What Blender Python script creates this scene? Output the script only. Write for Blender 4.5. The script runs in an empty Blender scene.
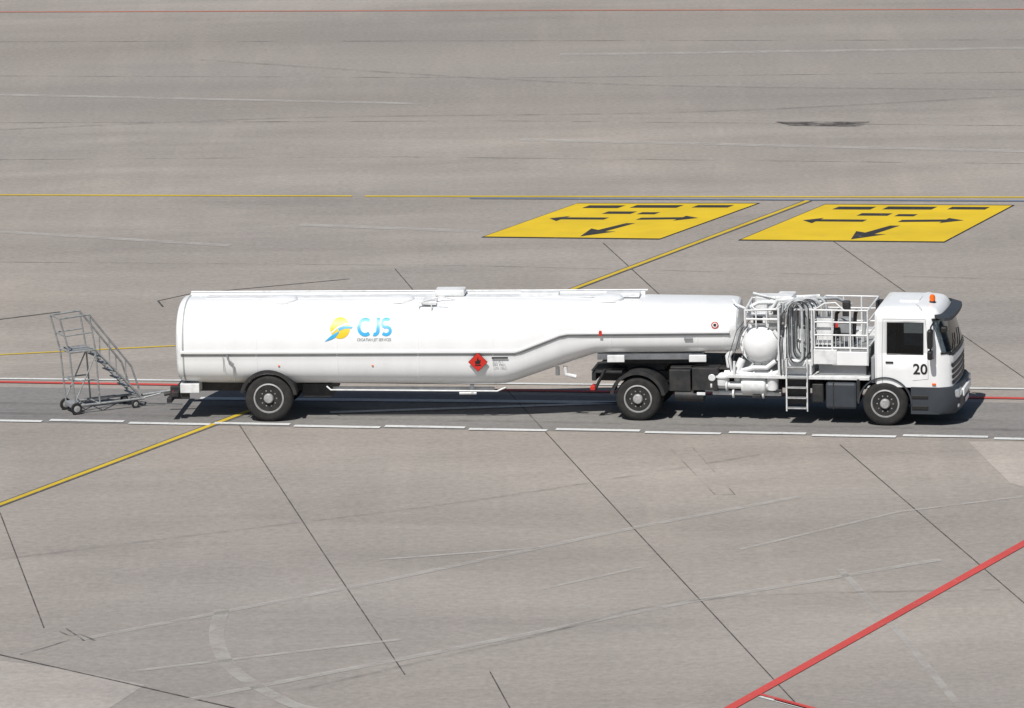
import bpy, bmesh, math, random
from mathutils import Vector, Matrix
R=math.radians
scene=bpy.context.scene
# ---------------------------------------------------------------- camera
P=R(11.0); ROLL=R(1.3); F=5644.0; H=26.6
D=H/math.tan(P)
cam_loc=Vector((0,-D,H))
fw=Vector((0,math.cos(P),-math.sin(P))); r0=Vector((1,0,0)); u0=r0.cross(fw)
right=r0*math.cos(ROLL)-u0*math.sin(ROLL); up=u0*math.cos(ROLL)+r0*math.sin(ROLL)
cd=bpy.data.cameras.new("camera"); cam=bpy.data.objects.new("camera",cd); scene.collection.objects.link(cam)
m=Matrix((right,up,-fw)).transposed().to_4x4(); m.translation=cam_loc; cam.matrix_world=m
cd.lens=F*36/1024; cd.sensor_width=36; cd.clip_start=1; cd.clip_end=6000
scene.camera=cam
# ground survey: positions of the painted lines measured from the photograph, returned as metres on the ground plane
def G(u,v):
    d=fw+right*((u-512)/F)+up*((354-v)/F)
    p=cam_loc+d*(-H/d.z)
    return (p.x,p.y)
# ---------------------------------------------------------------- materials
def newmat(name):
    mt=bpy.data.materials.new(name); mt.use_nodes=True
    nt=mt.node_tree; return mt,nt,nt.nodes["Principled BSDF"]
def N(nt,t,**k):
    n=nt.nodes.new(t)
    for a,b in k.items(): setattr(n,a,b)
    return n
def noise(nt,vec,scale,detail=4,rough=.55,dist=0):
    n=N(nt,"ShaderNodeTexNoise"); n.inputs["Scale"].default_value=scale; n.inputs["Detail"].default_value=detail
    n.inputs["Roughness"].default_value=rough; n.inputs["Distortion"].default_value=dist
    nt.links.new(vec,n.inputs["Vector"]); return n.outputs["Fac"]
def ramp(nt,fac,p0,p1,c0=(0,0,0,1),c1=(1,1,1,1)):
    r=N(nt,"ShaderNodeValToRGB"); e=r.color_ramp.elements
    e[0].position=p0; e[1].position=p1; e[0].color=c0; e[1].color=c1
    nt.links.new(fac,r.inputs[0]); return r.outputs[0]
def mix(nt,fac,a,b,mode='MIX'):
    n=N(nt,"ShaderNodeMix",data_type='RGBA',blend_type=mode)
    for s,v in ((n.inputs[0],fac),(n.inputs[6],a),(n.inputs[7],b)):
        if isinstance(v,(int,float)): s.default_value=v
        elif isinstance(v,tuple): s.default_value=v if len(v)==4 else v+(1,)
        else: nt.links.new(v,s)
    return n.outputs[2]
def mapping(nt,scale=(1,1,1),rot=0):
    tc=N(nt,"ShaderNodeNewGeometry"); mp=N(nt,"ShaderNodeMapping")
    mp.inputs["Scale"].default_value=scale; mp.inputs["Rotation"].default_value=(0,0,rot)
    nt.links.new(tc.outputs["Position"],mp.inputs["Vector"]); return mp.outputs[0]
def simple(name,col,rough=.5,metal=0,var=.12,scale=3,dirt=None,coat=0,stretch=None):
    mt,nt,b=newmat(name)
    tc=N(nt,"ShaderNodeTexCoord"); vec=tc.outputs["Object"]
    if stretch:
        mp=N(nt,"ShaderNodeMapping"); mp.inputs["Scale"].default_value=stretch; nt.links.new(vec,mp.inputs["Vector"]); vec=mp.outputs[0]
    f=noise(nt,vec,scale,5,.6)
    d=dirt or tuple(c*(1-var*2.2) for c in col)
    c=mix(nt,ramp(nt,f,.42,.75),col,d)
    nt.links.new(c,b.inputs["Base Color"])
    b.inputs["Roughness"].default_value=rough; b.inputs["Metallic"].default_value=metal
    b.inputs["Coat Weight"].default_value=coat; b.inputs["Coat Roughness"].default_value=.15
    return mt
def ground_mat(name,base,rough=.9):
    mt,nt,b=newmat(name)
    mul=lambda c,k:mix(nt,1.0,c,k,'MULTIPLY')
    v=mapping(nt); vs=mapping(nt,(.30,1.0,1),R(8)); vs2=mapping(nt,(.05,.30,1),R(3)); vd=mapping(nt,(1.0,.10,1),R(-35))
    c1=noise(nt,vs2,.45,3,.55); c2=noise(nt,vs,.30,6,.68,.5); c3=noise(nt,v,6,5,.78); c4=noise(nt,vd,.8,3,.6)
    a=noise(nt,v,.045,2)
    col=mix(nt,ramp(nt,a,.35,.65),tuple(x*y for x,y in zip(base,(.94,.945,.96))),tuple(x*y for x,y in zip(base,(1.07,1.055,1.03))))
    col=mul(col,ramp(nt,c1,.36,.64,(.91,.91,.915,1),(1.06,1.06,1.06,1)))
    col=mul(col,ramp(nt,c2,.30,.70,(.87,.87,.87,1),(1.12,1.12,1.115,1)))
    col=mul(col,ramp(nt,c4,.50,.72,(1,1,1,1),(1.07,1.065,1.06,1)))
    col=mul(col,ramp(nt,c3,.25,.75,(.79,.79,.79,1),(1.21,1.21,1.21,1)))
    # band of older, darker surface across the apron, weathered by noise
    sx=N(nt,"ShaderNodeSeparateXYZ"); nt.links.new(v,sx.inputs[0])
    mr=N(nt,"ShaderNodeMapRange"); mr.inputs[1].default_value=0; mr.inputs[2].default_value=90; nt.links.new(sx.outputs[1],mr.inputs[0])
    rp=N(nt,"ShaderNodeValToRGB"); e=rp.color_ramp.elements; e[0].position=.42; e[0].color=(0,0,0,1); e[1].position=.50; e[1].color=(1,1,1,1)
    x=e.new(.66); x.color=(1,1,1,1); x=e.new(.72); x.color=(0,0,0,1)
    nt.links.new(mr.outputs[0],rp.inputs[0])
    col=mix(nt,mix(nt,1.0,rp.outputs[0],ramp(nt,c2,.35,.6),'MULTIPLY'),col,mul(col,(.86,.865,.87)))
    vo=N(nt,"ShaderNodeTexVoronoi"); vo.inputs["Scale"].default_value=.13; nt.links.new(v,vo.inputs["Vector"])
    sp=ramp(nt,vo.outputs["Distance"],.012,.04,(1,1,1,1),(0,0,0,1))
    col=mix(nt,mix(nt,1.0,sp,ramp(nt,noise(nt,v,.21,0),.54,.6),'MULTIPLY'),col,mul(col,(.72,.72,.72)))
    nt.links.new(col,b.inputs["Base Color"]); b.inputs["Roughness"].default_value=rough
    b.inputs["Specular IOR Level"].default_value=.25
    return mt
GB=(.312,.284,.258)
def paint(name,col,wear=.25,rough=.7,under=GB,sc=1.6):
    mt,nt,b=newmat(name); v=mapping(nt)
    w=mix(nt,.5,noise(nt,v,sc,6,.7),noise(nt,v,14,3,.7))
    k=ramp(nt,w,.62-wear*.4,.70-wear*.1)
    c=mix(nt,mix(nt,1.0,k,(.7,.7,.7),'MULTIPLY'),col,under)
    c=mix(nt,ramp(nt,noise(nt,v,.6,3),.35,.7),c,mix(nt,1.0,c,(.85,.85,.85),'MULTIPLY'))
    nt.links.new(c,b.inputs["Base Color"]); b.inputs["Roughness"].default_value=rough
    return mt
def faint(name,col,alpha=.4,sc=1.6,lo=.35,hi=.7):
    """thin worn film: pavement below shows through"""
    mt,nt,b=newmat(name); v=mapping(nt)
    b.inputs["Base Color"].default_value=col+(1,); b.inputs["Roughness"].default_value=.9; b.inputs["Specular IOR Level"].default_value=.2
    k=ramp(nt,noise(nt,v,sc,5,.7),lo,hi,(0,0,0,1),(alpha,)*3+(1,))
    nt.links.new(k,b.inputs["Alpha"])
    return mt
M={}
M['ground']=ground_mat("apron_concrete",GB)
M['asph']=ground_mat("lane_asphalt",(.215,.208,.202))
M['conc']=ground_mat("light_concrete",tuple(x*1.25 for x in GB))
M['yel']=paint("yellow_paint",(.62,.44,.03),.12)
M['yelbox']=paint("yellow_box_paint",(.72,.50,.015),.07)
M['wht']=paint("white_paint",(.70,.71,.70),.3)
M['red']=paint("red_paint",(.58,.075,.065),.14)
M['redf']=paint("red_paint_faded",(.52,.16,.10),.4)
M['blu']=paint("blue_paint",(.14,.19,.28),.3)
M['blk']=paint("black_paint",(.03,.03,.03),.12)
M['bord']=paint("dark_border_paint",(.12,.11,.10),.3)
M['joint']=paint("joint_sealant",(.06,.055,.05),.35)
M['jointf']=faint("old_joint",(.11,.10,.09),.5,.5,.42,.66)
M['lite']=faint("old_light_mark",(.52,.50,.47),.55,1.3,.28,.60)
M['stain']=faint("rubber_stain",(.06,.06,.06),.75,1.5,.36,.6)
M['trk']=faint("rubber_track",(.09,.085,.08),.22,1.1,.36,.7)
M['white']=simple("white_lacquer",(.86,.87,.875),.34,0,.05,1.3,(.80,.81,.805),coat=.2,stretch=(1.6,1,.35))
M['white2']=simple("white_equipment_paint",(.78,.79,.79),.42,0,.12,5)
M['gry']=simple("grey_paint",(.30,.31,.32),.5)
M['shade_seam']=simple("ledge_shade_seam_grey",(.40,.42,.42),.6)  # grey for the painted shade below the ledge and for the rear seam ring
M['dk']=simple("dark_chassis",(.020,.021,.023),.6,0,.2,5,(.05,.046,.042))
M['bump']=simple("bumper_plastic",(.045,.052,.062),.5,0,.1,4)
M['rub']=simple("tyre_rubber",(.018,.018,.018),.85,0,.1,6,(.04,.036,.033))
M['rim']=simple("rim_steel",(.46,.46,.455),.45,.25,.18,8)
M['alu']=simple("galvanised_steel",(.40,.41,.41),.5,.4,.2,9)
M['red_p']=simple("red_sign",(.60,.03,.02),.4,0,.02)
M['org']=simple("orange_beacon",(.85,.15,.01),.25,0,.02)
M['ylog']=simple("yellow_logo",(.80,.56,.02),.4,0,.02)
M['blog']=simple("blue_logo",(.05,.42,.75),.4,0,.02)
M['ink']=simple("black_ink",(.015,.015,.015),.5,0,.02)
M['hose']=simple("hose_rubber_light",(.50,.52,.53),.55,0,.15,8)
M['hosed']=simple("hose_rubber_dark",(.03,.03,.032),.6,0,.1,8)
M['seat']=simple("seat_cloth",(.06,.07,.09),.9)
mt,nt,b=newmat("tinted_glass"); b.inputs["Base Color"].default_value=(.20,.25,.27,1); b.inputs["Roughness"].default_value=.02; b.inputs["Transmission Weight"].default_value=1; b.inputs["IOR"].default_value=1.05
b.inputs["Coat Weight"].default_value=.8; b.inputs["Coat Roughness"].default_value=.03; M['glass']=mt
mt,nt,b=newmat("lamp_glass"); b.inputs["Base Color"].default_value=(.5,.52,.55,1); b.inputs["Roughness"].default_value=.1; b.inputs["Metallic"].default_value=.5; M['lamp']=mt
# ---------------------------------------------------------------- mesh helpers
def link(ob,parent=None):
    scene.collection.objects.link(ob)
    if parent: ob.parent=parent
    return ob
def mesh(name,verts,faces,mat,parent=None,smooth=False,ang=35):
    me=bpy.data.meshes.new(name); me.from_pydata([tuple(v) for v in verts],[],faces); me.validate()
    bm=bmesh.new(); bm.from_mesh(me); bmesh.ops.recalc_face_normals(bm,faces=bm.faces); bm.to_mesh(me); bm.free()
    me.materials.append(mat)
    if smooth:
        me.shade_smooth(); me.set_sharp_from_angle(angle=R(ang))
    return link(bpy.data.objects.new(name,me),parent)
def box(name,lo,hi,mat,parent,bev=.012):
    bm=bmesh.new(); bmesh.ops.create_cube(bm,size=1)
    c=[(a+b)/2 for a,b in zip(lo,hi)]; s=[max(abs(b-a),.002) for a,b in zip(lo,hi)]
    for v in bm.verts: v.co=Vector((c[0]+v.co.x*s[0],c[1]+v.co.y*s[1],c[2]+v.co.z*s[2]))
    w=min(bev,min(s)*.4)
    if w>0: bmesh.ops.bevel(bm,geom=bm.edges[:],offset=w,segments=2,affect='EDGES',profile=.5)
    me=bpy.data.meshes.new(name); bm.to_mesh(me); bm.free(); me.materials.append(mat)
    return link(bpy.data.objects.new(name,me),parent)
def tubes(name,paths,mat,parent,seg=8):
    V=[];Fc=[]
    for pts,r in paths:
        pts=[Vector(p) for p in pts]; base=len(V); prev=None
        for i,p in enumerate(pts):
            if i==0: t=pts[1]-p
            elif i==len(pts)-1: t=p-pts[i-1]
            else: t=(pts[i+1]-p).normalized()+(p-pts[i-1]).normalized()
            t.normalize()
            if prev is None:
                a=Vector((0,0,1)) if abs(t.z)<.9 else Vector((1,0,0)); n=t.cross(a).normalized()
            else: n=(prev-t*prev.dot(t)).normalized()
            prev=n; bb=t.cross(n)
            for k in range(seg):
                an=2*math.pi*k/seg; V.append(p+(n*math.cos(an)+bb*math.sin(an))*r)
        for i in range(len(pts)-1):
            for k in range(seg):
                a=base+i*seg+k; b2=base+i*seg+(k+1)%seg; Fc.append((a,b2,b2+seg,a+seg))
        Fc.append(tuple(base+k for k in range(seg))); e=base+(len(pts)-1)*seg
        Fc.append(tuple(e+k for k in range(seg)))
    return mesh(name,V,Fc,mat,parent,True,50)
AX={'x':(Vector((1,0,0)),Vector((0,1,0)),Vector((0,0,1))),'y':(Vector((0,1,0)),Vector((0,0,1)),Vector((1,0,0))),'z':(Vector((0,0,1)),Vector((1,0,0)),Vector((0,1,0)))}
def lathe(name,prof,center,axis,mat,parent,seg=40,ang=30):
    ax=AX[axis]; V=[];Fc=[];c=Vector(center)
    for r,a in prof:
        for k in range(seg):
            t=2*math.pi*k/seg; V.append(c+ax[0]*a+(ax[1]*math.cos(t)+ax[2]*math.sin(t))*max(r,.0005))
    for i in range(len(prof)-1):
        for k in range(seg):
            a=i*seg+k;b2=i*seg+(k+1)%seg; Fc.append((a,b2,b2+seg,a+seg))
    Fc.append(tuple(range(seg))); Fc.append(tuple((len(prof)-1)*seg+k for k in range(seg)))
    return mesh(name,V,Fc,mat,parent,True,ang)
def empty(name,loc=(0,0,0),rz=0,parent=None):
    e=bpy.data.objects.new(name,None); e.location=loc; e.rotation_euler=(0,0,rz); scene.collection.objects.link(e)
    if parent: e.parent=parent
    return e
# ---------------------------------------------------------------- ground
mesh("apron_ground",[(-2500,-400,0),(2500,-400,0),(2500,5000,0),(-2500,5000,0)],[(0,1,2,3)],M['ground'])
def ribbon_set(name,matk,z,lines):
    V=[];Fc=[]
    for w,pts in lines:
        q=[Vector(G(*p)) for p in pts]; base=len(V)
        for i,p in enumerate(q):
            if i==0:t=q[1]-p
            elif i==len(q)-1:t=p-q[i-1]
            else:t=(q[i+1]-p).normalized()+(p-q[i-1]).normalized()
            t.normalize(); n=Vector((-t.y,t.x))*w/2
            V+= [(p.x+n.x,p.y+n.y,z),(p.x-n.x,p.y-n.y,z)]
        for i in range(len(q)-1):
            a=base+2*i; Fc.append((a,a+1,a+3,a+2))
    return mesh(name,V,Fc,M[matk])
def poly_set(name,matk,z,polys):
    V=[];Fc=[]
    for pts in polys:
        b0=len(V); V+=[G(*p)+(z,) for p in pts]; Fc.append(tuple(range(b0,len(V))))
    return mesh(name,V,Fc,M[matk])
def curve(pts,n=8):
    out=[];p=[pts[0]]+pts+[pts[-1]]
    for i in range(1,len(p)-2):
        for k in range(n):
            t=k/n; q=[]
            for d in (0,1):
                a,b,c,e=p[i-1][d],p[i][d],p[i+1][d],p[i+2][d]
                q.append(.5*(2*b+(c-a)*t+(2*a-5*b+4*c-e)*t*t+(3*b-a-3*c+e)*t**3))
            out.append(tuple(q))
    out.append(pts[-1]); return out
poly_set("service_lane_pavement",'asph',.004,[[(-60,386),(-60,421),(1090,440),(1090,404)]])
poly_set("concrete_patch",'conc',.004,[[(968,441.5),(1090,443),(1090,500),(1024,487),(1010,483)],[(-40,656),(60,668),(145,685),(110,708),(60,735),(-60,735)]])
ribbon_set("pavement_joints",'joint',.008,[
 (.026,[(238,423),(320,548),(405,675)]),(.026,[(505,388),(635,530),(800,708)]),(.026,[(840,445),(1060,634)]),
 (.028,[(0,513),(44,628)]),(.026,[(490,672),(512,712)]),(.03,[(603,243),(662,297)]),(.026,[(806,222),(905,292)]),(.026,[(395,269),(413,290)]),
 (.026,[(955,330),(1030,382)]),(.09,[(-20,322),(60,312)]),(.05,[(158,301),(190,294),(350,279)]),(.05,[(158,301),(163,307)]),
 (.05,[(-20,652),(0,655),(120,682),(250,712)])])
ribbon_set("faint_pavement_joints",'jointf',.008,[
 (.12,[(-20,42),(1040,40)]),(.10,[(-20,76),(520,78),(1040,72)]),(.14,[(-20,123),(500,121),(1040,126)]),(.10,[(-20,160),(400,157),(1040,164)]),
 (.07,[(-20,262),(480,266),(1040,280)]),(.03,[(670,448),(715,495)]),(.03,[(693,448),(735,495)]),
 (.03,[(670,448),(693,448)]),(.03,[(715,495),(735,495)])])
ribbon_set("old_painted_lines",'lite',.012,[
 (.20,[(80,640),(380,582),(640,527),(800,497)]),(.22,[(190,700),(440,652),(690,602),(940,560)]),(.12,[(740,550),(900,512),(1040,495)]),
 (.30,curve([(222,610),(217,640),(235,672),(290,704),(330,712)])),(.12,[(540,590),(640,568)]),(.35,[(0,232),(230,246)]),(.4,[(0,95),(420,104)]),(.15,[(130,672),(400,640)]),
 (.16,[(840,570),(905,640),(960,708)]),(.45,[(520,140),(1040,152)]),(.4,[(300,225),(480,232)]),(.5,[(560,55),(1040,48)]),(.12,[(380,560),(540,548)])])
ribbon_set("tyre_tracks",'trk',.012,[(.14,curve([(0,560),(200,535),(480,500),(760,455)])),(.14,curve([(300,690),(520,640),(700,600),(1000,590)])),(.25,[(-20,403),(1060,422)]),(.25,[(-20,413),(1060,431)]),(.3,curve([(0,130),(300,118),(700,112),(1040,95)])),(.3,curve([(200,60),(600,84),(1040,90)]))])
ribbon_set("pavement_cracks",'stain',.014,[(.05,curve([(60,632),(70,636),(80,635),(95,641)])),(.04,[(66,629),(74,634),(84,641)]),(.03,curve([(20,655),(45,648),(70,640)]))])
ribbon_set("far_red_line_marking",'redf',.012,[(.22,[(-40,12.3),(420,10.8),(1060,9.3)])])
ribbon_set("far_yellow_line_marking",'yel',.012,[(.20,[(-40,195),(352,196.3)]),(.20,[(365,196.4),(1060,197.5)])])
ribbon_set("far_blue_line_marking",'blu',.016,[(.20,[(470,198.6),(1060,201.5)])])
A=(-30,516.2); B=(808,201)
ribbon_set("taxiway_centreline_border",'bord',.012,[(.27,[A,B])])
ribbon_set("taxiway_centreline_marking",'yel',.016,[(.145,[A,B])])
ribbon_set("yellow_edge_marking",'yel',.012,[(.12,[(-40,357),(175,346)])])
ribbon_set("service_lane_red_line",'red',.020,[(.20,[(-40,381.8),(1060,399.5)])])
ribbon_set("service_lane_white_line",'wht',.020,[(.17,[(-40,378.8),(500,384),(1060,389.8)]),(.3,[(200,399),(620,403)]),(.22,[(330,413),(620,403.5)])])
def yl(x): return 420.5+ (x)*.0180
dash=[];xs=[(-60,-30),(-22,42),(50,124),(129,210),(214,290),(294,380),(385,465),(469,547),(556,640),(645,721),(729,806),(812,896),(903,988),(994,1070)]
for i,(a,b2) in enumerate(xs):
    o=.7*(1 if i%2 else -1); dash.append((.22,[(a,yl(a)+o),(b2,yl(b2)+o)]))
ribbon_set("service_lane_dashed_marking",'wht',.020,dash)
ribbon_set("red_boundary_marking",'red',.016,[(.22,[(690,731),(1070,518)])])
ribbon_set("red_white_hatch_marking",'red',.012,[(.10,[(758,694),(850,718)]),(.10,[(775,700),(860,723)])])
ribbon_set("white_hatch_marking",'wht',.012,[(.09,[(760,697),(850,720.5)])])
def info_box(name,c):
    (tl,tr,br,bl)=c
    e=empty(name)
    def uv(a,b2):
        x=(tl[0]*(1-a)+tr[0]*a)*(1-b2)+(bl[0]*(1-a)+br[0]*a)*b2
        y=(tl[1]*(1-a)+tr[1]*a)*(1-b2)+(bl[1]*(1-a)+br[1]*a)*b2
        return (x,y)
    poly=lambda n,mk,z,ps:setattr(poly_set(n,mk,z,ps),'parent',e)
    poly("border",'blk',.012,[[uv(-.008,-.02),uv(1.008,-.02),uv(1.008,1.02),uv(-.008,1.02)]])
    poly("field",'yelbox',.016,[[uv(0,0),uv(1,0),uv(1,1),uv(0,1)]])
    P4=lambda a0,b0,a1,b1:[uv(a0,b0),uv(a1,b0),uv(a1,b1),uv(a0,b1)]
    poly("symbols",'blk',.020,[P4(.10,.06,.30,.14),P4(.36,.05,.62,.13),P4(.70,.05,.90,.12),
      [uv(.08,.45),uv(.16,.38),uv(.16,.42),uv(.40,.42),uv(.40,.48),uv(.16,.48),uv(.16,.53)],
      P4(.30,.24,.46,.31),P4(.5,.26,.60,.32),[uv(.58,.42),uv(.80,.40),uv(.80,.36),uv(.90,.42),uv(.80,.50),uv(.80,.46),uv(.58,.48)],
      [uv(.58,.58),uv(.63,.58),uv(.59,.82),uv(.65,.82),uv(.53,.97),uv(.47,.74),uv(.53,.78)]])
info_box("painted_direction_box",[(577,204),(757,204),(660,239),(484,237)])
info_box("painted_direction_box.001",[(825,205),(1012,206),(944,242),(741,240)])
poly_set("tyre_rubber_stain",'stain',.014,[[(775,122),(870,122),(860,127),(790,126)]])
# ---------------------------------------------------------------- tanker truck
HEAD=R(-5.8)
o=Vector(G(178,422.3)); left=Vector((-math.sin(HEAD),math.cos(HEAD))); org=o+left*1.2
T=empty("fuel_tanker_truck",(org.x,org.y,0),HEAD)
def interp(x,tab):
    if x<=tab[0][0]: return tab[0][1]
    for (a,b1),(c,d) in zip(tab,tab[1:]):
        if x<=c: return b1+(d-b1)*(x-a)/(c-a)
    return tab[-1][1]
ZB=[(0,.86),(.3,.82),(7.6,.77),(7.75,.79),(9.75,1.48),(9.9,1.51),(13.2,1.53)]
ZL=[(0,1.68),(8.0,1.68),(9.1,2.11),(13.2,2.13)]
ZT=[(0,2.76),(8.5,2.76),(13.2,2.66)]
def hw(x,z):
    zb,zl,zt=interp(x,ZB),interp(x,ZL),interp(x,ZT)
    if z>=zl: f=min(1,(z-zl)/(zt-zl)); return 1.25*(1-f**2.5)**(1/2.5)
    f=min(1,(zl-z)/(zl-zb)); return 1.21*(1-f**3.6)**(1/3.6)
def section(x,sc=1,n=28,grow=0):
    zb,zl,zt=interp(x,ZB),interp(x,ZL),interp(x,ZT); zm=(zb+zt)/2; pts=[]
    for k in range(4*n):
        t=2*math.pi*k/(4*n); c,s=math.cos(t),math.sin(t)
        if s>=0: e=2/2.5; y=1.25*abs(c)**e*(1 if c>0 else -1); z=zl+(zt-zl)*abs(s)**e
        else: e=2/3.6; y=1.21*abs(c)**e*(1 if c>0 else -1); z=zl-(zl-zb)*abs(s)**e
        y*=(1+grow); z=zm+(z-zm)*(1+grow)
        pts.append(Vector((x,y*sc,zm+(z-zm)*sc)))
    return pts
def loft(name,secs,mat,parent,cap=True,ang=30):
    V=[];n=len(secs[0]);Fc=[]
    for s in secs:V+=s
    for i in range(len(secs)-1):
        for k in range(n):
            a=i*n+k;b2=i*n+(k+1)%n;Fc.append((a,b2,b2+n,a+n))
    if cap: Fc.append(tuple(range(n)));Fc.append(tuple((len(secs)-1)*n+k for k in range(n)))
    return mesh(name,V,Fc,mat,parent,True,ang)
xs=[(0.0,.90),(.02,.95),(.06,.985),(.12,1)]+[(.12+i*(7.55-.12)/12,1) for i in range(1,13)]+[(7.7,1),(7.85,1),(8.0,1)]+[(8.0+.22*i,1) for i in range(1,9)]+[(9.85,1),(10,1)]+[(10+i*.5,1) for i in range(1,6)]+[(12.90,1),(13.02,.985),(13.10,.95),(13.14,.88)]
loft("tank_shell",[section(x,s) for x,s in xs],M['white'],T)
for i,x in enumerate((.18,1.9,3.8,5.7,7.45,10.2,12.2,12.82)):
    loft("tank_weld_ring_%d"%i,[section(x-.02,1),section(x-.015,1,grow=.003),section(x+.015,1,grow=.003),section(x+.02,1)],M['white' if i else 'shade_seam'],T,False)
for sg,nm in ((-1,'near'),(1,'far')):
    secs=[]
    for x in (.12,4,7.95,8.1,9.0,9.2,12.95):
        z=interp(x,ZL); y=sg*1.235
        secs.append([Vector((x,y,z+.03)),Vector((x,y+sg*.05,z+.015)),Vector((x,y+sg*.05,z-.03)),Vector((x,y-sg*.02,z-.05))])
    loft("side_ledge_"+nm,secs,M['white'],T)
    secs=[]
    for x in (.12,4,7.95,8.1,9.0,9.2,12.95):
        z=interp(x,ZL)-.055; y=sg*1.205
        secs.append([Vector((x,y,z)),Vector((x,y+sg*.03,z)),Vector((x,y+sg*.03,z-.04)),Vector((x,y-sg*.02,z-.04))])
    loft("ledge_shade_strip_"+nm,secs,M['shade_seam'],T)  # grey strip that paints the shadow line under the ledge
box("top_rail_far",(.15,.36,2.66),(10.9,.46,2.78),M['white'],T)
box("top_rail_near",(.35,-.55,2.64),(10.9,-.50,2.71),M['white'],T)
box("top_walkway",(.6,-.2,2.74),(10.8,.25,2.765),M['white2'],T)
for x in (2.45,5.2,10.1):
    lathe("manhole_cover",[(.34,0),(.34,.06),(.29,.11),(.12,.135),(.001,.14)],(x,-.28,2.70),'z',M['white'],T)
tubes("folding_handrail",[([(.15,.50,2.79),(10.95,.50,2.79)],.022)]+[([(x,.50,2.62),(x,.50,2.79)],.016) for x in (.3,1.8,3.3,4.8,6.3,7.8,9.3,10.8)],M['white2'],T)
box("valve_bridge_step",(5.75,-.75,2.68),(6.1,.3,2.76),M['white2'],T)
box("valve_bridge_box",(6.0,-.15,2.77),(6.7,.34,2.92),M['white2'],T,.04)
box("walkway_hinge_box",(8.0,.0,2.76),(8.9,.3,2.82),M['white2'],T); box("walkway_hinge_box",(10.0,.0,2.74),(10.8,.3,2.81),M['white2'],T)
tubes("valve_bridge_frame",[([(5.7,-.85,2.48),(5.7,-.8,2.76),(6.2,-.5,2.84),(6.6,-.4,2.72)],.018),([(6.0,-.88,2.46),(6.0,-.85,2.74)],.016),([(5.7,-.8,2.76),(6.35,-.82,2.74)],.014)],M['white2'],T)
def decal(name,verts2,faces,mat,off=.008):
    bm=bmesh.new(); vs=[bm.verts.new((x,0,z)) for x,z in verts2]
    for f in faces:
        try: bm.faces.new([vs[i] for i in f])
        except ValueError: pass
    zs=[v[1] for v in verts2]; z=min(zs)+.025
    while z<max(zs):
        bmesh.ops.bisect_plane(bm,geom=bm.verts[:]+bm.edges[:]+bm.faces[:],plane_co=(0,0,z),plane_no=(0,0,1)); z+=.025
    for v in bm.verts: v.co.y=-(hw(v.co.x,v.co.z)+off)
    me=bpy.data.meshes.new(name); bm.to_mesh(me); bm.free(); me.materials.append(mat)
    return link(bpy.data.objects.new(name,me),T)
def text_mesh(s,size,bold=0):
    cu=bpy.data.curves.new("t",'FONT'); cu.body=s; cu.size=size; cu.offset=bold; cu.resolution_u=4
    ob=bpy.data.objects.new("t",cu); scene.collection.objects.link(ob)
    bpy.context.view_layer.update(); dg=bpy.context.evaluated_depsgraph_get()
    me=bpy.data.meshes.new_from_object(ob.evaluated_get(dg)); bpy.data.objects.remove(ob)
    return [(v.co.x,v.co.y) for v in me.vertices],[tuple(p.vertices) for p in me.polygons]
def stroke(name,pts,w,mat,off=.01):
    V=[];q=[Vector(p) for p in pts]
    for i,p in enumerate(q):
        t=(q[min(i+1,len(q)-1)]-q[max(i-1,0)]).normalized(); nn=Vector((-t.y,t.x))*w/2
        V+=[tuple(p+nn),tuple(p-nn)]
    decal(name,V,[(2*i,2*i+1,2*i+3,2*i+2) for i in range(len(q)-1)],mat,off)
arc=lambda cx,cz,rx,rz,a0,a1,n=14:[(cx+rx*math.cos(R(a0+(a1-a0)*i/n)),cz+rz*math.sin(R(a0+(a1-a0)*i/n))) for i in range(n+1)]
zb_=2.05
stroke("logo_letter_c",arc(4.47,zb_+.19,.15,.165,50,310),.08,M['blog'])
stroke("logo_letter_j",[(4.77,zb_+.39),(4.77,zb_+.13)]+arc(4.69,zb_+.12,.08,.09,0,-110,8),.08,M['blog'])
stroke("logo_letter_s",arc(4.96,zb_+.275,.095,.085,40,250,10)+arc(4.96,zb_+.115,.10,.088,80,-140,10),.072,M['blog'])
v,f=text_mesh("CROATIAN JET SERVICES",.09,.001); w=max(a for a,_ in v)
decal("logo_small_letters",[(4.28+a*.80/w,1.93+b2) for a,b2 in v],f,M['gry'])
cx,cz=3.88,2.22
decal("logo_sun",[(cx+.235*math.cos(t*math.pi/16),cz+.235*math.sin(t*math.pi/16)) for t in range(32)],[tuple(range(32))],M['ylog'])
sw=[(-.36,-.30),(-.20,-.16),(-.02,-.06),(.10,-.01),(.28,.0),(.30,.04),(.08,.05),(-.04,.0),(-.02,-.10),(-.10,-.20),(-.20,-.25)]
decal("logo_wing",[(cx+a,cz+b2) for a,b2 in sw],[tuple(range(len(sw)))],M['blog'],.013)
stroke("logo_wing_gap",[(cx-.20,cz-.10),(cx-.04,cz+.03),(cx+.12,cz+.085),(cx+.30,cz+.09)],.03,M['white'],.015)
def plate(name,pts,y,mat,th=.01):
    V=[(a,y,b2) for a,b2 in pts]+[(a,y+th,b2) for a,b2 in pts]; n=len(pts)
    return mesh(name,V,[tuple(range(n)),tuple(range(n,2*n))]+[(i,(i+1)%n,(i+1)%n+n,i+n) for i in range(n)],mat,T)
dx,dz=7.10,1.43
plate("hazard_plate",[(dx-.22,dz),(dx,dz+.22),(dx+.22,dz),(dx,dz-.22)],-1.29,M['red_p'])
plate("hazard_border",[(dx-.23,dz),(dx,dz+.23),(dx+.23,dz),(dx,dz-.23)],-1.282,M['ink'],.008)
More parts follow.
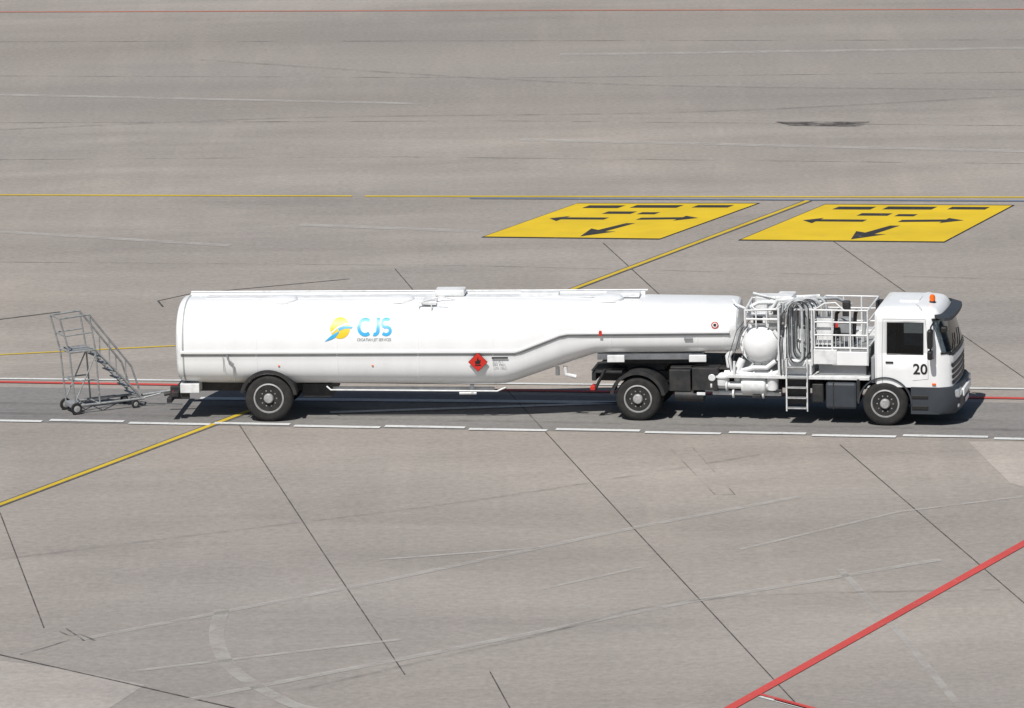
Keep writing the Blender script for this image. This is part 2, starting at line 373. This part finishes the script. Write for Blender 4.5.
plate("hazard_flame",[(dx-.06,dz-.04),(dx-.07,dz+.03),(dx-.03,dz+.02),(dx,dz+.12),(dx+.03,dz+.04),(dx+.07,dz+.05),(dx+.05,dz-.04)],-1.296,M['ink'],.005)
plate("hazard_base_line",[(dx-.07,dz-.085),(dx-.07,dz-.06),(dx+.07,dz-.06),(dx+.07,dz-.085)],-1.296,M['ink'],.005)
plate("data_plate",[(7.42,1.50),(7.42,1.54),(7.80,1.54),(7.80,1.50)],-1.25,M['ink'],.006)
v,f=text_mesh("JET A-1\nUN 1863",.08,.001)
mesh("stencil_letters",[(7.44+a,-1.245,1.40+b2) for a,b2 in v],f,M['gry'],T)
lathe("speed_sticker",[(.085,0),(.085,.006)],(12.62,-1.262,2.28),'y',M['red_p'],T,24)
lathe("speed_sticker_face",[(.06,0),(.06,.006)],(12.62,-1.267,2.28),'y',M['white'],T,24)
plate("speed_sticker_digits",[(12.59,2.25),(12.59,2.31),(12.65,2.31),(12.65,2.25)],-1.272,M['ink'],.004)
box("side_marker",(11.9,-1.25,1.93),(12.1,-1.21,1.98),M['gry'],T)
plate("side_red_tag",[(9.93,2.04),(9.93,2.16),(10.0,2.16),(10.0,2.04)],-1.292,M['red_p'],.01)
for x in (2.4,4.6,7.0): box("side_reflector",(x,-1.225,1.33),(x+.05,-1.2,1.355),M['org'],T)
tubes("belly_pipes",[([(3.5,-.95,.80),(3.6,-.98,.72),(7.5,-.98,.68),(7.7,-.95,.76)],.02),([(3.5,-.6,.68),(7.4,-.6,.66)],.05),([(6.9,-.8,.6),(6.9,-.8,.8)],.05),([(6.6,-.8,.6),(7.0,-.8,.6)],.04)],M['white2'],T)
tubes("vent_pipe",[([(1.22,-1.27,1.62),(1.24,-1.27,1.50),(1.36,-1.27,1.40),(1.38,-1.25,1.0)],.020),([(1.12,-1.27,1.6),(1.14,-1.27,1.2)],.008)],M['gry'],T)
tubes("bottom_coupling",[([(9.1,-.9,1.25),(9.1,-.9,1.06),(9.35,-.9,1.0)],.05),([(8.9,-.7,1.2),(8.9,-.7,1.0)],.05)],M['white2'],T)
box("coupling_box",(9.85,-.9,1.40),(12.3,.9,1.54),M['white2'],T)
box("kingpin_plate",(10.1,-.7,1.26),(12.0,.7,1.40),M['dk'],T)
for x in (10.1,12.0): box("skirt_bracket",(x,-1.12,1.38),(x+.4,-1.02,1.54),M['white2'],T)
for y in (-.5,.5): box("trailer_frame_rail",(.1,y-.06,.62),(3.6,y+.06,.88),M['dk'],T)
box("trailer_cross_box",(2.9,-.75,.50),(3.6,.75,.82),M['dk'],T)
box("rear_bracket",(.05,-1.02,.66),(.5,1.05,.88),M['white2'],T)
box("rear_bumper_bar",(-.25,-1.2,.46),(-.13,1.2,.57),M['dk'],T)
for y in (-.9,.9): box("rear_bumper_arm",(-.2,y-.04,.5),(.25,y+.04,.80),M['dk'],T)
box("rear_lamp_unit",(-.12,-1.18,.60),(.02,-.75,.72),M['dk'],T)
box("rear_lamp_red",(-.135,-1.1,.61),(-.12,-.8,.71),M['red_p'],T)
lathe("trailer_axle",[(.07,-1.0),(.07,1.0)],(2.16,0,.54),'y',M['dk'],T,16)
tubes("towing_eye",[([(-.5,0,.42),(.1,0,.55)],.04)],M['dk'],T)
def wheel(x,y,r,w,side):
    s=side
    tp=[(r*.60,-w/2+.02),(r*.80,-w/2),(r*.93,-w/2+.015),(r*.985,-w/2+.05),(r,-w/2+.09)]
    n=5; span=w-.18
    for i in range(n):
        a=-w/2+.09+span*i/n; bb=a+span/n
        tp+=[(r,a+.008),(r,bb-.008),(r-.014,bb-.006),(r-.014,bb+.002)]
    tp+=[(r,w/2-.09),(r*.985,w/2-.05),(r*.93,w/2-.015),(r*.80,w/2),(r*.60,w/2-.02)]
    lathe("tyre",tp,(x,y,r),'y',M['rub'],T,64,40)
    y0=y+s*(w/2-.03); k=.61*r
    lathe("rim",[(k,0*s),(k+.01,.02*s),(k-.02,.03*s),(k-.045,-.02*s),(k-.06,-.09*s),(.235,-.11*s),(.20,-.04*s),(.17,-.02*s),(.12,-.01*s),(.11,.06*s),(.09,.08*s),(.001,.085*s)],(x,y0,r),'y',M['rim'],T,48)
    for i in range(10):
        t=2*math.pi*i/10
        lathe("wheel_nut",[(.016,-.03*s),(.016,.015*s)],(x+.185*math.cos(t),y0,r+.185*math.sin(t)),'y',M['alu'],T,8)
        t+=math.pi/10
        lathe("rim_hole",[(.026,-.02*s),(.026,.0*s)],(x+(k-.085)*math.cos(t),y0-s*.075,r+(k-.085)*math.sin(t)),'y',M['ink'],T,12)
wheel(2.16,-1.03,.565,.36,-1); wheel(2.16,1.03,.565,.36,1)
# objects made from here on belong to the articulated tractor unit
trailer_parts=set(ob.name for ob in T.children)
for y,s in ((-1.06,-1),(-.74,-1),(1.06,1),(.74,1)): wheel(10.88,y,.525,.28,s)
wheel(16.66,-1.05,.525,.30,-1); wheel(16.66,1.05,.525,.30,1)
def fender(name,x,z,r,y0,y1,a0,a1,mat,th=.03):
    V=[];Fc=[];n=20
    for i in range(n+1):
        t=R(a0+(a1-a0)*i/n); c,s=math.cos(t),math.sin(t)
        for rr,yy in ((r,y0),(r+th,y0),(r+th,y1),(r,y1)): V.append((x+rr*c,yy,z+rr*s))
    for i in range(n):
        for k in range(4):
            a=4*i+k;b2=4*i+(k+1)%4;Fc.append((a,b2,b2+4,a+4))
    Fc+=[(0,1,2,3),tuple(4*n+k for k in range(4))]
    ob=mesh(name,V,Fc,mat,T,True,40)
    if name.startswith("trailer"): trailer_parts.add(ob.name)
for s in (-1,1):
    a,b2=sorted((s*1.24,s*.82)); fender("trailer_mudguard",2.16,.565,.64,a,b2,8,168,M['dk'])
    a,b2=sorted((s*1.245,s*1.21)); fender("trailer_mudguard_lip",2.16,.565,.60,a,b2,8,168,M['dk'],.08)
    a,b2=sorted((s*1.24,s*.55)); fender("drive_mudguard",10.88,.525,.62,a,b2,10,170,M['dk'])
    a,b2=sorted((s*1.245,s*1.21)); fender("drive_mudguard_lip",10.88,.525,.58,a,b2,10,170,M['dk'],.08)
    a,b2=sorted((s*1.22,s*.8)); fender("front_mudguard",16.66,.525,.60,a,b2,0,180,M['bump'])
lathe("drive_axle",[(.09,-1.0),(.09,-.25),(.25,-.18),(.25,.18),(.09,.25),(.09,1.0)],(10.88,0,.52),'y',M['dk'],T,20)
lathe("front_axle",[(.07,-1.0),(.07,1.0)],(16.66,0,.48),'y',M['dk'],T,16)
for y in (-.42,.42): box("chassis_rail",(9.85,y-.05,.80),(18.0,y+.05,1.06),M['dk'],T)
for x in (10.0,11.6,12.8,14,15.2): box("chassis_crossmember",(x,-.4,.84),(x+.12,.4,1.0),M['dk'],T)
box("fifth_wheel",(10.3,-.5,1.08),(11.4,.5,1.24),M['dk'],T)
box("tail_panel",(9.78,-1.1,.92),(9.88,1.1,1.12),M['dk'],T); box("tail_deck",(9.8,-1.1,1.1),(10.5,1.1,1.16),M['dk'],T)
box("tail_lamp",(9.75,-1.15,.70),(9.86,-.85,.80),M['red_p'],T)
tubes("tail_bracket",[([(9.8,-1.1,1.15),(9.95,-1.1,1.34),(10.3,-1.1,1.38)],.035),([(9.85,-1.1,.7),(10.1,-1.1,1.2)],.035)],M['dk'],T)
box("air_tank_box",(11.6,-1.05,.70),(12.1,-.5,1.2),M['dk'],T)
box("battery_box",(12.15,-1.12,.74),(12.75,-.5,1.26),M['dk'],T)
lathe("air_tank",[(.05,0),(.13,.03),(.13,.7),(.05,.73)],(11.7,-.95,.58),'x',M['dk'],T,20)
box("service_panel",(11.6,-.9,1.20),(13.0,.9,1.24),M['dk'],T)
tubes("suzi_coils",[([(12.7+.012*i,-.35+.05*math.sin(i*.9),1.4+.05*math.cos(i*.9)) for i in range(45)],.012)],M['hosed'],T,6)
# ---- pump module
W2=M['white2']
box("module_deck",(13.0,-1.18,1.06),(16.3,1.18,1.14),W2,T)
box("module_back_frame",(13.1,.55,1.14),(16.25,1.1,1.9),W2,T)
lathe("filter_vessel",[(.001,-.70),(.18,-.68),(.32,-.60),(.40,-.5),(.43,-.36),(.50,-.35),(.50,-.27),(.43,-.26),(.43,.6),(.3,.8)],(13.74,-.45,1.80),'y',M['white'],T,48)
for i in range(16):
    t=2*math.pi*i/16; lathe("flange_bolt",[(.016,0),(.016,.14)],(13.74+.47*math.cos(t),-.84,1.80+.47*math.sin(t)),'y',M['alu'],T,6)
tubes("module_frame",[([(13.15,-1.15,1.1),(13.15,-1.15,1.45)],.03),([(14.20,-1.15,1.1),(14.20,-1.15,2.72)],.03),([(13.4,-1.0,2.25),(13.4,-1.0,2.62),(14.15,-1.0,2.66)],.03),
 ([(13.3,.6,1.9),(13.3,.6,2.62),(14.9,.6,2.7)],.03),([(13.4,-1.0,2.62),(13.3,.6,2.62)],.03),([(14.15,-1.1,2.7),(14.15,.6,2.7)],.03),([(13.4,-1.0,2.42),(14.15,-1.0,2.42)],.025),([(13.65,-1.0,2.25),(13.65,-1.0,2.62)],.02),([(13.9,-1.0,2.25),(13.9,-1.0,2.64)],.02)],W2,T)
box("meter_head",(13.50,-.9,2.26),(13.86,-.5,2.52),W2,T,.03); box("meter_dial",(13.57,-.915,2.31),(13.79,-.895,2.47),M['ink'],T)
box("valve_block",(13.92,-.9,2.15),(14.15,-.4,2.45),M['alu'],T,.03); box("register_box",(14.0,-.4,2.45),(14.4,.3,2.85),W2,T,.03)
box("control_cabinet",(13.45,.1,2.3),(13.95,.55,2.75),W2,T,.03)
pw=[([(13.2,-.95,.95),(13.2,-.95,1.2),(13.25,-.95,1.35),(13.3,-.9,1.45)],.09),([(12.55,-1.0,.86),(13.95,-1.0,.86)],.085),([(12.9,-1.02,1.14),(14.1,-1.02,1.14)],.07),
([(12.6,-.9,.66),(14.2,-.9,.66)],.06),([(13.9,-1.02,1.1),(14.2,-1.02,1.2),(14.3,-1.0,1.5),(14.3,-1.0,2.0)],.06),([(14.2,-.8,1.2),(14.35,-.8,2.2),(14.5,-.8,2.6)],.05),
([(13.0,-.8,1.1),(12.95,-.8,1.5),(13.1,-.7,1.8)],.07),([(13.3,-1.0,1.2),(13.6,-1.1,1.3),(13.9,-1.1,1.3),(14.1,-1.05,1.45)],.055),
([(14.15,-.95,1.45),(14.25,-.95,1.9),(14.05,-.95,2.15)],.045),([(13.9,-.5,2.5),(14.1,-.6,2.8),(14.5,-.7,2.85)],.045),([(13.4,-.3,2.3),(13.35,-.3,2.55),(13.6,-.3,2.68),(14.2,-.2,2.68)],.05)]
tubes("pump_pipework",pw,W2,T,14)
for x,z,r in ((12.6,.86,.13),(12.95,.86,.14),(13.35,.86,.14),(13.75,.86,.14),(13.2,1.14,.11),(13.6,1.14,.11),(14.0,1.14,.11),(13.1,.66,.1),(13.8,.66,.1)):
    lathe("pipe_flange",[(r,-.02),(r,.02)],(x,-1.0,z),'x',W2,T,20)
lathe("pump_body",[(.05,-.02),(.2,0),(.22,.05),(.22,.5),(.2,.55),(.1,.6)],(13.3,-.95,.86),'x',W2,T,28)
lathe("strainer_body",[(.04,-.2),(.15,-.18),(.16,0),(.19,.0),(.19,.04),(.12,.06),(.04,.1)],(12.85,-1.0,1.05),'z',W2,T,24)
lathe("strainer_body",[(.04,-.2),(.13,-.18),(.14,.1),(.17,.1),(.17,.14),(.1,.16),(.04,.18)],(14.02,-1.0,.95),'z',W2,T,24)
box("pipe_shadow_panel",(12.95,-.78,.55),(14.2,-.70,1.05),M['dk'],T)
lathe("hand_wheel",[(.07,0),(.085,.01),(.07,.02),(.06,.01)],(12.62,-1.15,1.05),'y',W2,T,20)
for i,(x,z) in enumerate(((12.45,.72),(12.25,.62),(14.05,.72),(13.55,.58))):
    box("valve_handle_%d"%i,(x,-1.1,z),(x+.2,-1.02,z+.07),W2 if i<2 else M['dk'],T)
random.seed(4)
tubes("small_lines",[([(13.05+.1*i,-1.1,1.2),(13.0+.12*i,-1.12,1.5),(13.2+.1*i,-1.05,2.15),(13.4+.1*i,-.95,2.4)],.008) for i in range(2)]+
 [([(14.25+.07*i,-1.19,1.15),(14.22+.07*i,-1.2,1.9),(14.3+.06*i,-1.18,2.6),(14.5,-1.0,2.85)],.011) for i in range(3)],M['hosed'],T)
cl=[]
for i in range(34):
    x=random.uniform(13.2,15.0); y=random.uniform(-.9,.2); z=random.uniform(1.2,2.4); a=random.uniform(.2,.5)
    if x<14.15 and z<2.2: continue
    cl.append(([(x,y,z),(x,y,z+a*.6),(x+random.choice((-1,1))*a*.5,y,z+a*.8),(x+random.choice((-1,1))*a*.7,y+.1,z+a*1.0)],random.uniform(.015,.045)))
tubes("clutter_pipework",cl,W2,T)
for i in range(12):
    x=random.uniform(13.9,14.9);z=random.uniform(1.15,2.5);y=random.uniform(-.8,-.3)
    box("valve_body_%d"%i,(x,y,z),(x+random.uniform(.08,.2),y+.15,z+random.uniform(.08,.2)),M['alu'] if i%3 else M['dk'],T,.02)
hs=[];hd=[]
def loop(x,y,zt,zb,r,dy=.0,w=.12):
    p=[]
    for i in range(13):
        t=math.pi*i/12; p.append((x+w*math.cos(t),y,zt+w*1.2*math.sin(t)))
    for i in range(13):
        t=math.pi+math.pi*i/12; p.append((x+w*math.cos(t)+.01,y-dy,zb+w*1.2*math.sin(t)))
    p.append(p[0]); return (p,r)
for i in range(6): hs.append(loop(14.58+.075*i,-1.12+.13*i,2.64-.02*i+.03*(i%2),1.62+.09*i,.034,.03,.16+.02*i))
for i in range(4): hd.append(loop(14.62+.08*i,-1.18+.13*i,2.64,1.68+.07*i,.011,.03,.19))
hs.append(([(14.4,-1.0,2.4),(14.35,-1.0,2.76),(14.5,-.9,2.86),(14.9,-.6,2.84),(15.4,-.2,2.80),(15.7,.1,2.6)],.04))
hs.append(([(14.2,-.6,2.3),(14.25,-.7,2.75),(14.6,-.7,2.88),(15.0,-.6,2.75),(15.0,-.6,2.2)],.035))
tubes("delivery_hoses",hs,M['hose'],T,10); tubes("air_hoses",hd,M['hosed'],T,8)
lathe("hose_drum",[(.42,-.5),(.42,-.46),(.2,-.45),(.2,.0),(.42,.02),(.42,.06)],(14.65,-.3,1.75),'y',W2,T,32)
box("hose_support",(14.3,-.95,2.62),(15.0,.6,2.67),W2,T); box("lower_white_cover",(14.25,-1.1,1.14),(14.95,-.6,1.5),W2,T,.03)
bs=[]; x0,x1,y0,y1=15.02,16.26,-1.12,.7; zf=1.80
for z in (zf,2.1,2.40,2.68):
    bs+= [([(x0,y0,z),(x1,y0,z)],.020),([(x0,y1,z),(x1,y1,z)],.020),([(x0,y0,z),(x0,y1,z)],.020),([(x1,y0,z),(x1,y1,z)],.020)]
for x in (x0,x0+.42,x0+.84,x1):
    for y in (y0,y1): bs.append(([(x,y,zf-.4),(x,y,2.68)],.022))
bs+=[([(x0+.1*i,y0,zf),(x0+.1*i,y0,2.1)],.009) for i in range(1,12)]
bs+=[([(x0,y0,2.68),(x0+.25,y0,2.84),(x0+.5,y0,2.86),(x0+.7,y0,2.68)],.018)]
tubes("platform_basket",bs,W2,T)
box("platform_floor",(x0,y0,zf-.07),(x1,y1,zf-.02),M['alu'],T)
box("platform_side_panel",(15.0,-1.17,1.42),(15.55,-1.12,1.76),W2,T)
box("platform_cabinet",(15.45,-1.16,1.40),(16.25,-.55,1.72),M['white'],T)
box("cabinet_gap",(15.1,-1.0,1.15),(16.2,-.2,1.40),M['gry'],T)
box("platform_left_panel",(15.06,-1.0,1.84),(15.40,-.95,2.5),W2,T)
box("control_box",(15.55,-.9,1.9),(15.85,-.6,2.45),M['gry'],T,.03); box("control_lamp",(15.60,-.6,2.35),(15.78,-.45,2.80),M['dk'],T,.03)
box("deck_coupler_dark",(15.45,-1.0,2.0),(15.6,-.85,2.25),M['ink'],T,.03); box("red_tag_box",(15.52,-1.16,2.28),(15.58,-1.13,2.38),M['red_p'],T)
for i in range(5): tubes("deck_coupler_%d"%i,[([(15.15+.22*i,-.3,1.8),(15.2+.22*i,-.3,2.3+.15*(i%2)),(15.3+.2*i,-.4,2.55)],.045)],M['hosed' if i%2 else 'hose'],T)
tubes("ladder_rails",[([(x,-1.24,.32),(x,-1.22,1.55)],.020) for x in (14.38,14.86)],W2,T)
for z in (.38,.62,.86,1.10,1.34): box("ladder_tread",(14.39,-1.32,z),(14.85,-1.14,z+.03),M['alu'],T)
box("ladder_backing",(14.36,-1.1,.45),(14.9,-1.0,1.05),M['dk'],T)
tubes("ladder_handrails",[([(14.36,-1.24,1.55),(14.36,-1.2,2.1),(14.36,-1.0,2.3)],.02),([(14.98,-1.22,1.4),(14.98,-1.2,2.70)],.02)],W2,T)
box("diesel_tank",(15.28,-1.2,.38),(16.0,-.5,1.0),M['bump'],T,.06)
box("diesel_tank_strap",(15.45,-1.21,.37),(15.48,-.5,1.01),M['dk'],T)
box("exhaust_box",(14.95,-1.1,.50),(15.22,-.5,.95),M['dk'],T,.03)
box("underbody_dark",(12.1,.3,.55),(16.0,1.1,1.04),M['dk'],T)
# ---- cab (hollow, with real window openings)
XB=16.42
XFt=[(.85,18.26),(1.6,18.25),(1.74,18.22),(2.48,18.00),(2.8,17.84)]
def cabw(z): return interp(z,[(.85,1.18),(1.70,1.20),(2.5,1.14),(2.8,1.11)])
def frontx(y,z):
    w=cabw(z); a=abs(y)/w
    return interp(z,XFt)-.07*a*a-.27*max(0,(a-.78)/.22)**2.4
def plan(z,inset=0):
    w=cabw(z); fx=frontx(-w,z)
    p=[(XB+.06,-w),(16.72,-w),(XB+.7,-w),(17.55,-w),(fx-.04,-w)]
    p+=[(frontx(-w+2*w*i/24,z),-w+2*w*i/24) for i in range(25)]
    p+=[(fx-.04,w),(17.55,w),(XB+.7,w),(16.72,w),(XB+.06,w),(XB,w-.06),(XB,-w+.06)]
    cx=(XB+interp(z,XFt))/2
    if inset: p=[(cx+(x-cx)*(1-inset/.95),y*(1-inset/1.15)) for x,y in p]
    return [Vector((x,y,z)) for x,y in p]
lv=[(.92,0),(1.3,0),(1.70,0),(1.74,0),(2.1,0),(2.42,0),(2.48,0),(2.56,0),(2.63,.012),(2.69,.04),(2.73,.10),(2.755,.25),(2.765,.5)]
secs=[plan(z,i) for z,i in lv]; n=len(secs[0]); V=[p for s in secs for p in s]; Fc=[]
for i in range(len(secs)-1):
    for k in range(n):
        z0,z1=lv[i][0],lv[i+1][0]
        ws = 6<=k<=27 and z0>=1.73 and z1<=2.49
        sw_=k in (1,2,31,32) and z0>=1.69 and z1<=2.43
        if ws or sw_: continue
        a=i*n+k;b2=i*n+(k+1)%n; Fc.append((a,b2,b2+n,a+n))
Fc.append(tuple(range(n)));Fc.append(tuple((len(secs)-1)*n+k for k in range(n)))
cabo=mesh("cab_shell",V,Fc,M['white'],T,True,40)
sm=cabo.modifiers.new("thickness",'SOLIDIFY'); sm.thickness=.04; sm.offset=-1
def grid(name,fn,nu,nv,mat):
    V=[fn(i/nu,j/nv) for j in range(nv+1) for i in range(nu+1)]
    return mesh(name,V,[(j*(nu+1)+i,j*(nu+1)+i+1,(j+1)*(nu+1)+i+1,(j+1)*(nu+1)+i) for j in range(nv) for i in range(nu)],mat,T,True,60)
def frontpanel(name,z0,z1,a0,a1,mat,off=.012,nv=8):
    return grid(name,lambda u,v:(frontx((a0+(a1-a0)*u)*cabw(z0+(z1-z0)*v),z0+(z1-z0)*v)+off,(a0+(a1-a0)*u)*(cabw(z0+(z1-z0)*v)+off),z0+(z1-z0)*v),32,nv,mat)
frontpanel("windscreen",1.73,2.50,-.97,.97,M['glass'],.004)
frontpanel("windscreen_seal_lower",1.70,1.745,-.98,.98,M['ink'],.009,1)
frontpanel("windscreen_seal_upper",2.47,2.52,-.97,.97,M['ink'],.009,1)
frontpanel("front_panel",1.50,1.64,-.90,.90,M['white'],.02,2)
for i in range(4):
    z=.98+.13*i; frontpanel("grille_slot_%d"%i,z,z+.08,-.86,.86,M['ink'],.012,2)
frontpanel("grille_black_back",1.665,1.70,-.9,.9,M['ink'],.02,1)
tubes("wiper_blades",[([(frontx(y,1.76)+.03,y,1.76),(frontx(y+.35,1.9)+.03,y+.35,1.9),(frontx(y+.5,2.05)+.03,y+.5,2.05)],.012) for y in (-.8,-.1)],M['ink'],T)
box("cab_floor",(16.5,-1.1,.98),(18.0,1.1,1.1),M['dk'],T)
for y in (-.6,.6):
    box("seat_cushion",(16.75,y-.25,1.35),(17.25,y+.25,1.5),M['seat'],T,.05); box("seat_back",(16.68,y-.24,1.45),(16.82,y+.24,2.1),M['seat'],T,.05); box("headrest",(16.7,y-.13,2.12),(16.8,y+.13,2.3),M['seat'],T,.04)
box("dashboard",(17.6,-1.03,1.35),(17.93,1.03,1.62),M['dk'],T,.05)
box("cab_lining",(16.47,-1.06,1.1),(16.50,1.06,2.5),M['dk'],T); box("roof_lining",(16.5,-1.0,2.50),(17.7,1.0,2.52),M['bump'],T)
lathe("steering_wheel",[(.20,-.01),(.22,.0),(.20,.015),(.18,.0)],(17.5,.55,1.68),'z',M['ink'],T,28)
secs=[]
for i in range(21):
    y=-1.10+2.2*i/20; x=frontx(y*.97,2.52)
    secs.append([Vector((x+.01,y,2.61)),Vector((x+.24,y*1.02,2.54)),Vector((x+.25,y*1.02,2.47)),Vector((x+.01,y,2.54))])
loft("sun_visor",secs,M['bump'],T)
box("roof_marker",(17.5,-.95,2.66),(17.56,-.88,2.70),M['org'],T)
lathe("beacon_base",[(.07,0),(.07,.05)],(17.66,-.35,2.745),'z',M['dk'],T,20)
lathe("beacon_dome",[(.065,.05),(.068,.13),(.055,.18),(.02,.20),(.001,.202)],(17.66,-.35,2.745),'z',M['org'],T,20)
box("roof_hatch",(16.9,-.3,2.76),(17.35,.3,2.79),M['white'],T,.02)
for s,nm in ((-1,'near'),(1,'far')):
    def sp(x,z,off=.008): return (x,s*(cabw(z)+off),z)
    mesh("door_window_"+nm,[sp(16.71,1.69,-.015),sp(17.56,1.69,-.015),sp(17.56,2.43,-.015),sp(16.71,2.43,-.015)],[(0,1,2,3)],M['glass'],T)
    tubes("window_seal_"+nm,[([sp(16.72,1.70,0),sp(17.55,1.70,0),sp(17.55,2.42,0),sp(16.72,2.42,0),sp(16.72,1.70,0)],.014)],M['ink'],T,6)
    tubes("door_gap_"+nm,[([sp(16.60,1.0,0),sp(16.60,1.7,0),sp(16.62,2.50,0),sp(17.60,2.50,0),sp(17.66,1.70,0),sp(17.66,1.12,0),sp(17.3,1.08,0)],.006)],M['gry'],T,6)
    box("door_handle_"+nm,(16.68,s*1.2-.02,1.48),(16.86,s*1.2+.02,1.52),M['ink'],T)
    tubes("mirror_arm_"+nm,[([(17.78,s*1.12,2.42),(17.76,s*1.40,2.38),(17.74,s*1.40,1.66),(17.78,s*1.16,1.60)],.02)],M['ink'],T)
    box("mirror_"+nm,(17.68,s*1.40-.12,1.88),(17.80,s*1.40+.12,2.32),M['ink'],T,.04)
    box("wide_mirror_"+nm,(17.68,s*1.40-.11,1.62),(17.80,s*1.40+.11,1.83),M['ink'],T,.04)
box("kerb_mirror",(17.95,-1.18,2.2),(18.10,-1.0,2.34),M['ink'],T,.03)
v,f=text_mesh("20",.34,.006)
mesh("fleet_number",[(17.31+a,-(cabw(1.2+b2)+.012),1.24+b2) for a,b2 in v],f,M['ink'],T)
def bump_sec(z,g=0):
    p=[(17.26,-1.2),(17.7,-1.2)]
    for i in range(25):
        y=-1.2+2.4*i/24; a=abs(y)/1.2; p.append((18.36+g-.06*a*a-.34*max(0,(a-.74)/.26)**2.2,y))
    p+=[(17.7,1.2),(17.26,1.2)]
    return [Vector((x,y,z)) for x,y in p]
loft("front_bumper",[bump_sec(.30,-.06),bump_sec(.36,0),bump_sec(.62,.03),bump_sec(.88,0),bump_sec(.93,-.04)],M['bump'],T,True,30)
box("bumper_white_insert",(18.28,-.62,.62),(18.42,.62,.80),M['white'],T,.02)
for y in (-.83,.83): box("headlamp",(18.10,y-.2,.66),(18.37,y+.2,.86),M['lamp'],T,.04)
for y in (-.85,.85): box("fog_lamp",(18.15,y-.12,.42),(18.345,y+.12,.52),M['lamp'],T,.03)
box("side_indicator",(17.75,-1.215,.98),(17.84,-1.19,1.03),M['org'],T)
box("number_plate",(18.38,-.26,.42),(18.41,.26,.53),M['white'],T)
box("cab_step",(17.28,-1.22,.40),(17.66,-1.16,.50),M['ink'],T); box("cab_step_upper",(17.28,-1.22,.66),(17.66,-1.16,.74),M['ink'],T)
box("cab_underbody",(16.45,-.75,.5),(18.1,.75,.93),M['dk'],T)
box("rear_cab_guard",(16.0,-1.18,.55),(16.08,-.8,1.1),M['dk'],T)
box("cab_rear_lower",(16.34,-1.15,1.0),(16.41,1.15,1.6),M['gry'],T)
tubes("air_intake",[([(16.3,.7,1.2),(16.3,.7,2.6)],.11)],M['dk'],T,14)
# articulate: tractor turned about the kingpin
K=empty("tractor_unit",(10.95,0,0),R(-6.2),T)
for ob in list(T.children):
    if ob.name in trailer_parts or ob is K: continue
    ob.parent=K; ob.matrix_parent_inverse=Matrix.Translation((-10.9,0,0))
# ---------------------------------------------------------------- mobile stairs
o=Vector(G(76,414.5))
S=empty("mobile_boarding_stairs",(o.x,o.y,0),R(26))
W=.6; st=[]
for y in (0,W):
    st+= [([(0,y,.16),(-.10,y,1.45),(-.32,y,2.33)],.022),([(.62,y,.2),(.55,y,1.5),(.42,y,2.36)],.022),([(-.32,y,2.33),(.42,y,2.36)],.024),([(-.2,y,1.9),(.48,y,1.93)],.018),
     ([(.42,y,2.36),(1.45,y,1.0),(1.62,y,.45)],.024),([(-.10,y,1.5),(.55,y,1.5),(1.65,y,.26)],.032),([(0,y,.2),(1.75,y,.2)],.03),([(0,y,.8),(.6,y,.8)],.018),
     ([(0,y,.3),(.58,y,1.45)],.018),([(.9,y,1.1),(.9,y,1.75)],.016),([(1.3,y,.65),(1.3,y,1.2)],.016)]
for p in ((0,.2),(-.10,1.5),(-.32,2.33),(-.2,1.9),(.62,.2),(0,.8),(1.72,.2)): st.append(([(p[0],0,p[1]),(p[0],W,p[1])],.020))
st.append(([(1.75,W/2,.22),(2.4,-.45,.42)],.03)); st.append(([(1.75,0,.22),(2.1,-.2,.32)],.02))
tubes("stair_frame",st,M['alu'],S)
box("stair_platform",(-.08,0,1.47),(.58,W,1.50),M['alu'],S)
for i in range(6):
    x=.64+.18*i; z=1.31-.2*i; box("stair_tread_%d"%i,(x-.07,.02,z),(x+.09,W-.02,z+.025),M['alu'],S)
for x,rr in ((0,.145),(1.5,.10)):
    for y in (-.05,W+.05):
        lathe("caster_tyre",[(rr*.5,-.03),(rr*.9,-.035),(rr,0),(rr*.9,.035),(rr*.5,.03)],(x,y,rr),'y',M['rub'],S,24)
        lathe("caster_hub",[(rr*.55,-.036),(.02,-.045),(.02,.045),(rr*.55,.036)],(x,y,rr),'y',M['rim'],S,16)
box("stair_counterweight",(-.08,.1,.15),(.2,W-.1,.26),M['gry'],S)
# ---------------------------------------------------------------- light
sd=Vector((-.22,-.53,.82)).normalized()
elev=math.asin(sd.z); az=math.atan2(sd.x,sd.y)
w=bpy.data.worlds.new("World"); scene.world=w; w.use_nodes=True
bg=w.node_tree.nodes["Background"]; sky=w.node_tree.nodes.new("ShaderNodeTexSky"); sky.sky_type='NISHITA'; sky.sun_disc=False
sky.sun_elevation=elev; sky.sun_rotation=az%(2*math.pi); w.node_tree.links.new(sky.outputs[0],bg.inputs[0]); bg.inputs[1].default_value=.052
ld=bpy.data.lights.new("sun",'SUN'); ld.energy=4.4; ld.angle=R(.5); ld.color=(1,.97,.925)
lo=bpy.data.objects.new("sun",ld); scene.collection.objects.link(lo); lo.rotation_euler=sd.to_track_quat('Z','Y').to_euler()
scene.view_settings.view_transform='Standard'; scene.view_settings.look='None'; scene.view_settings.exposure=0
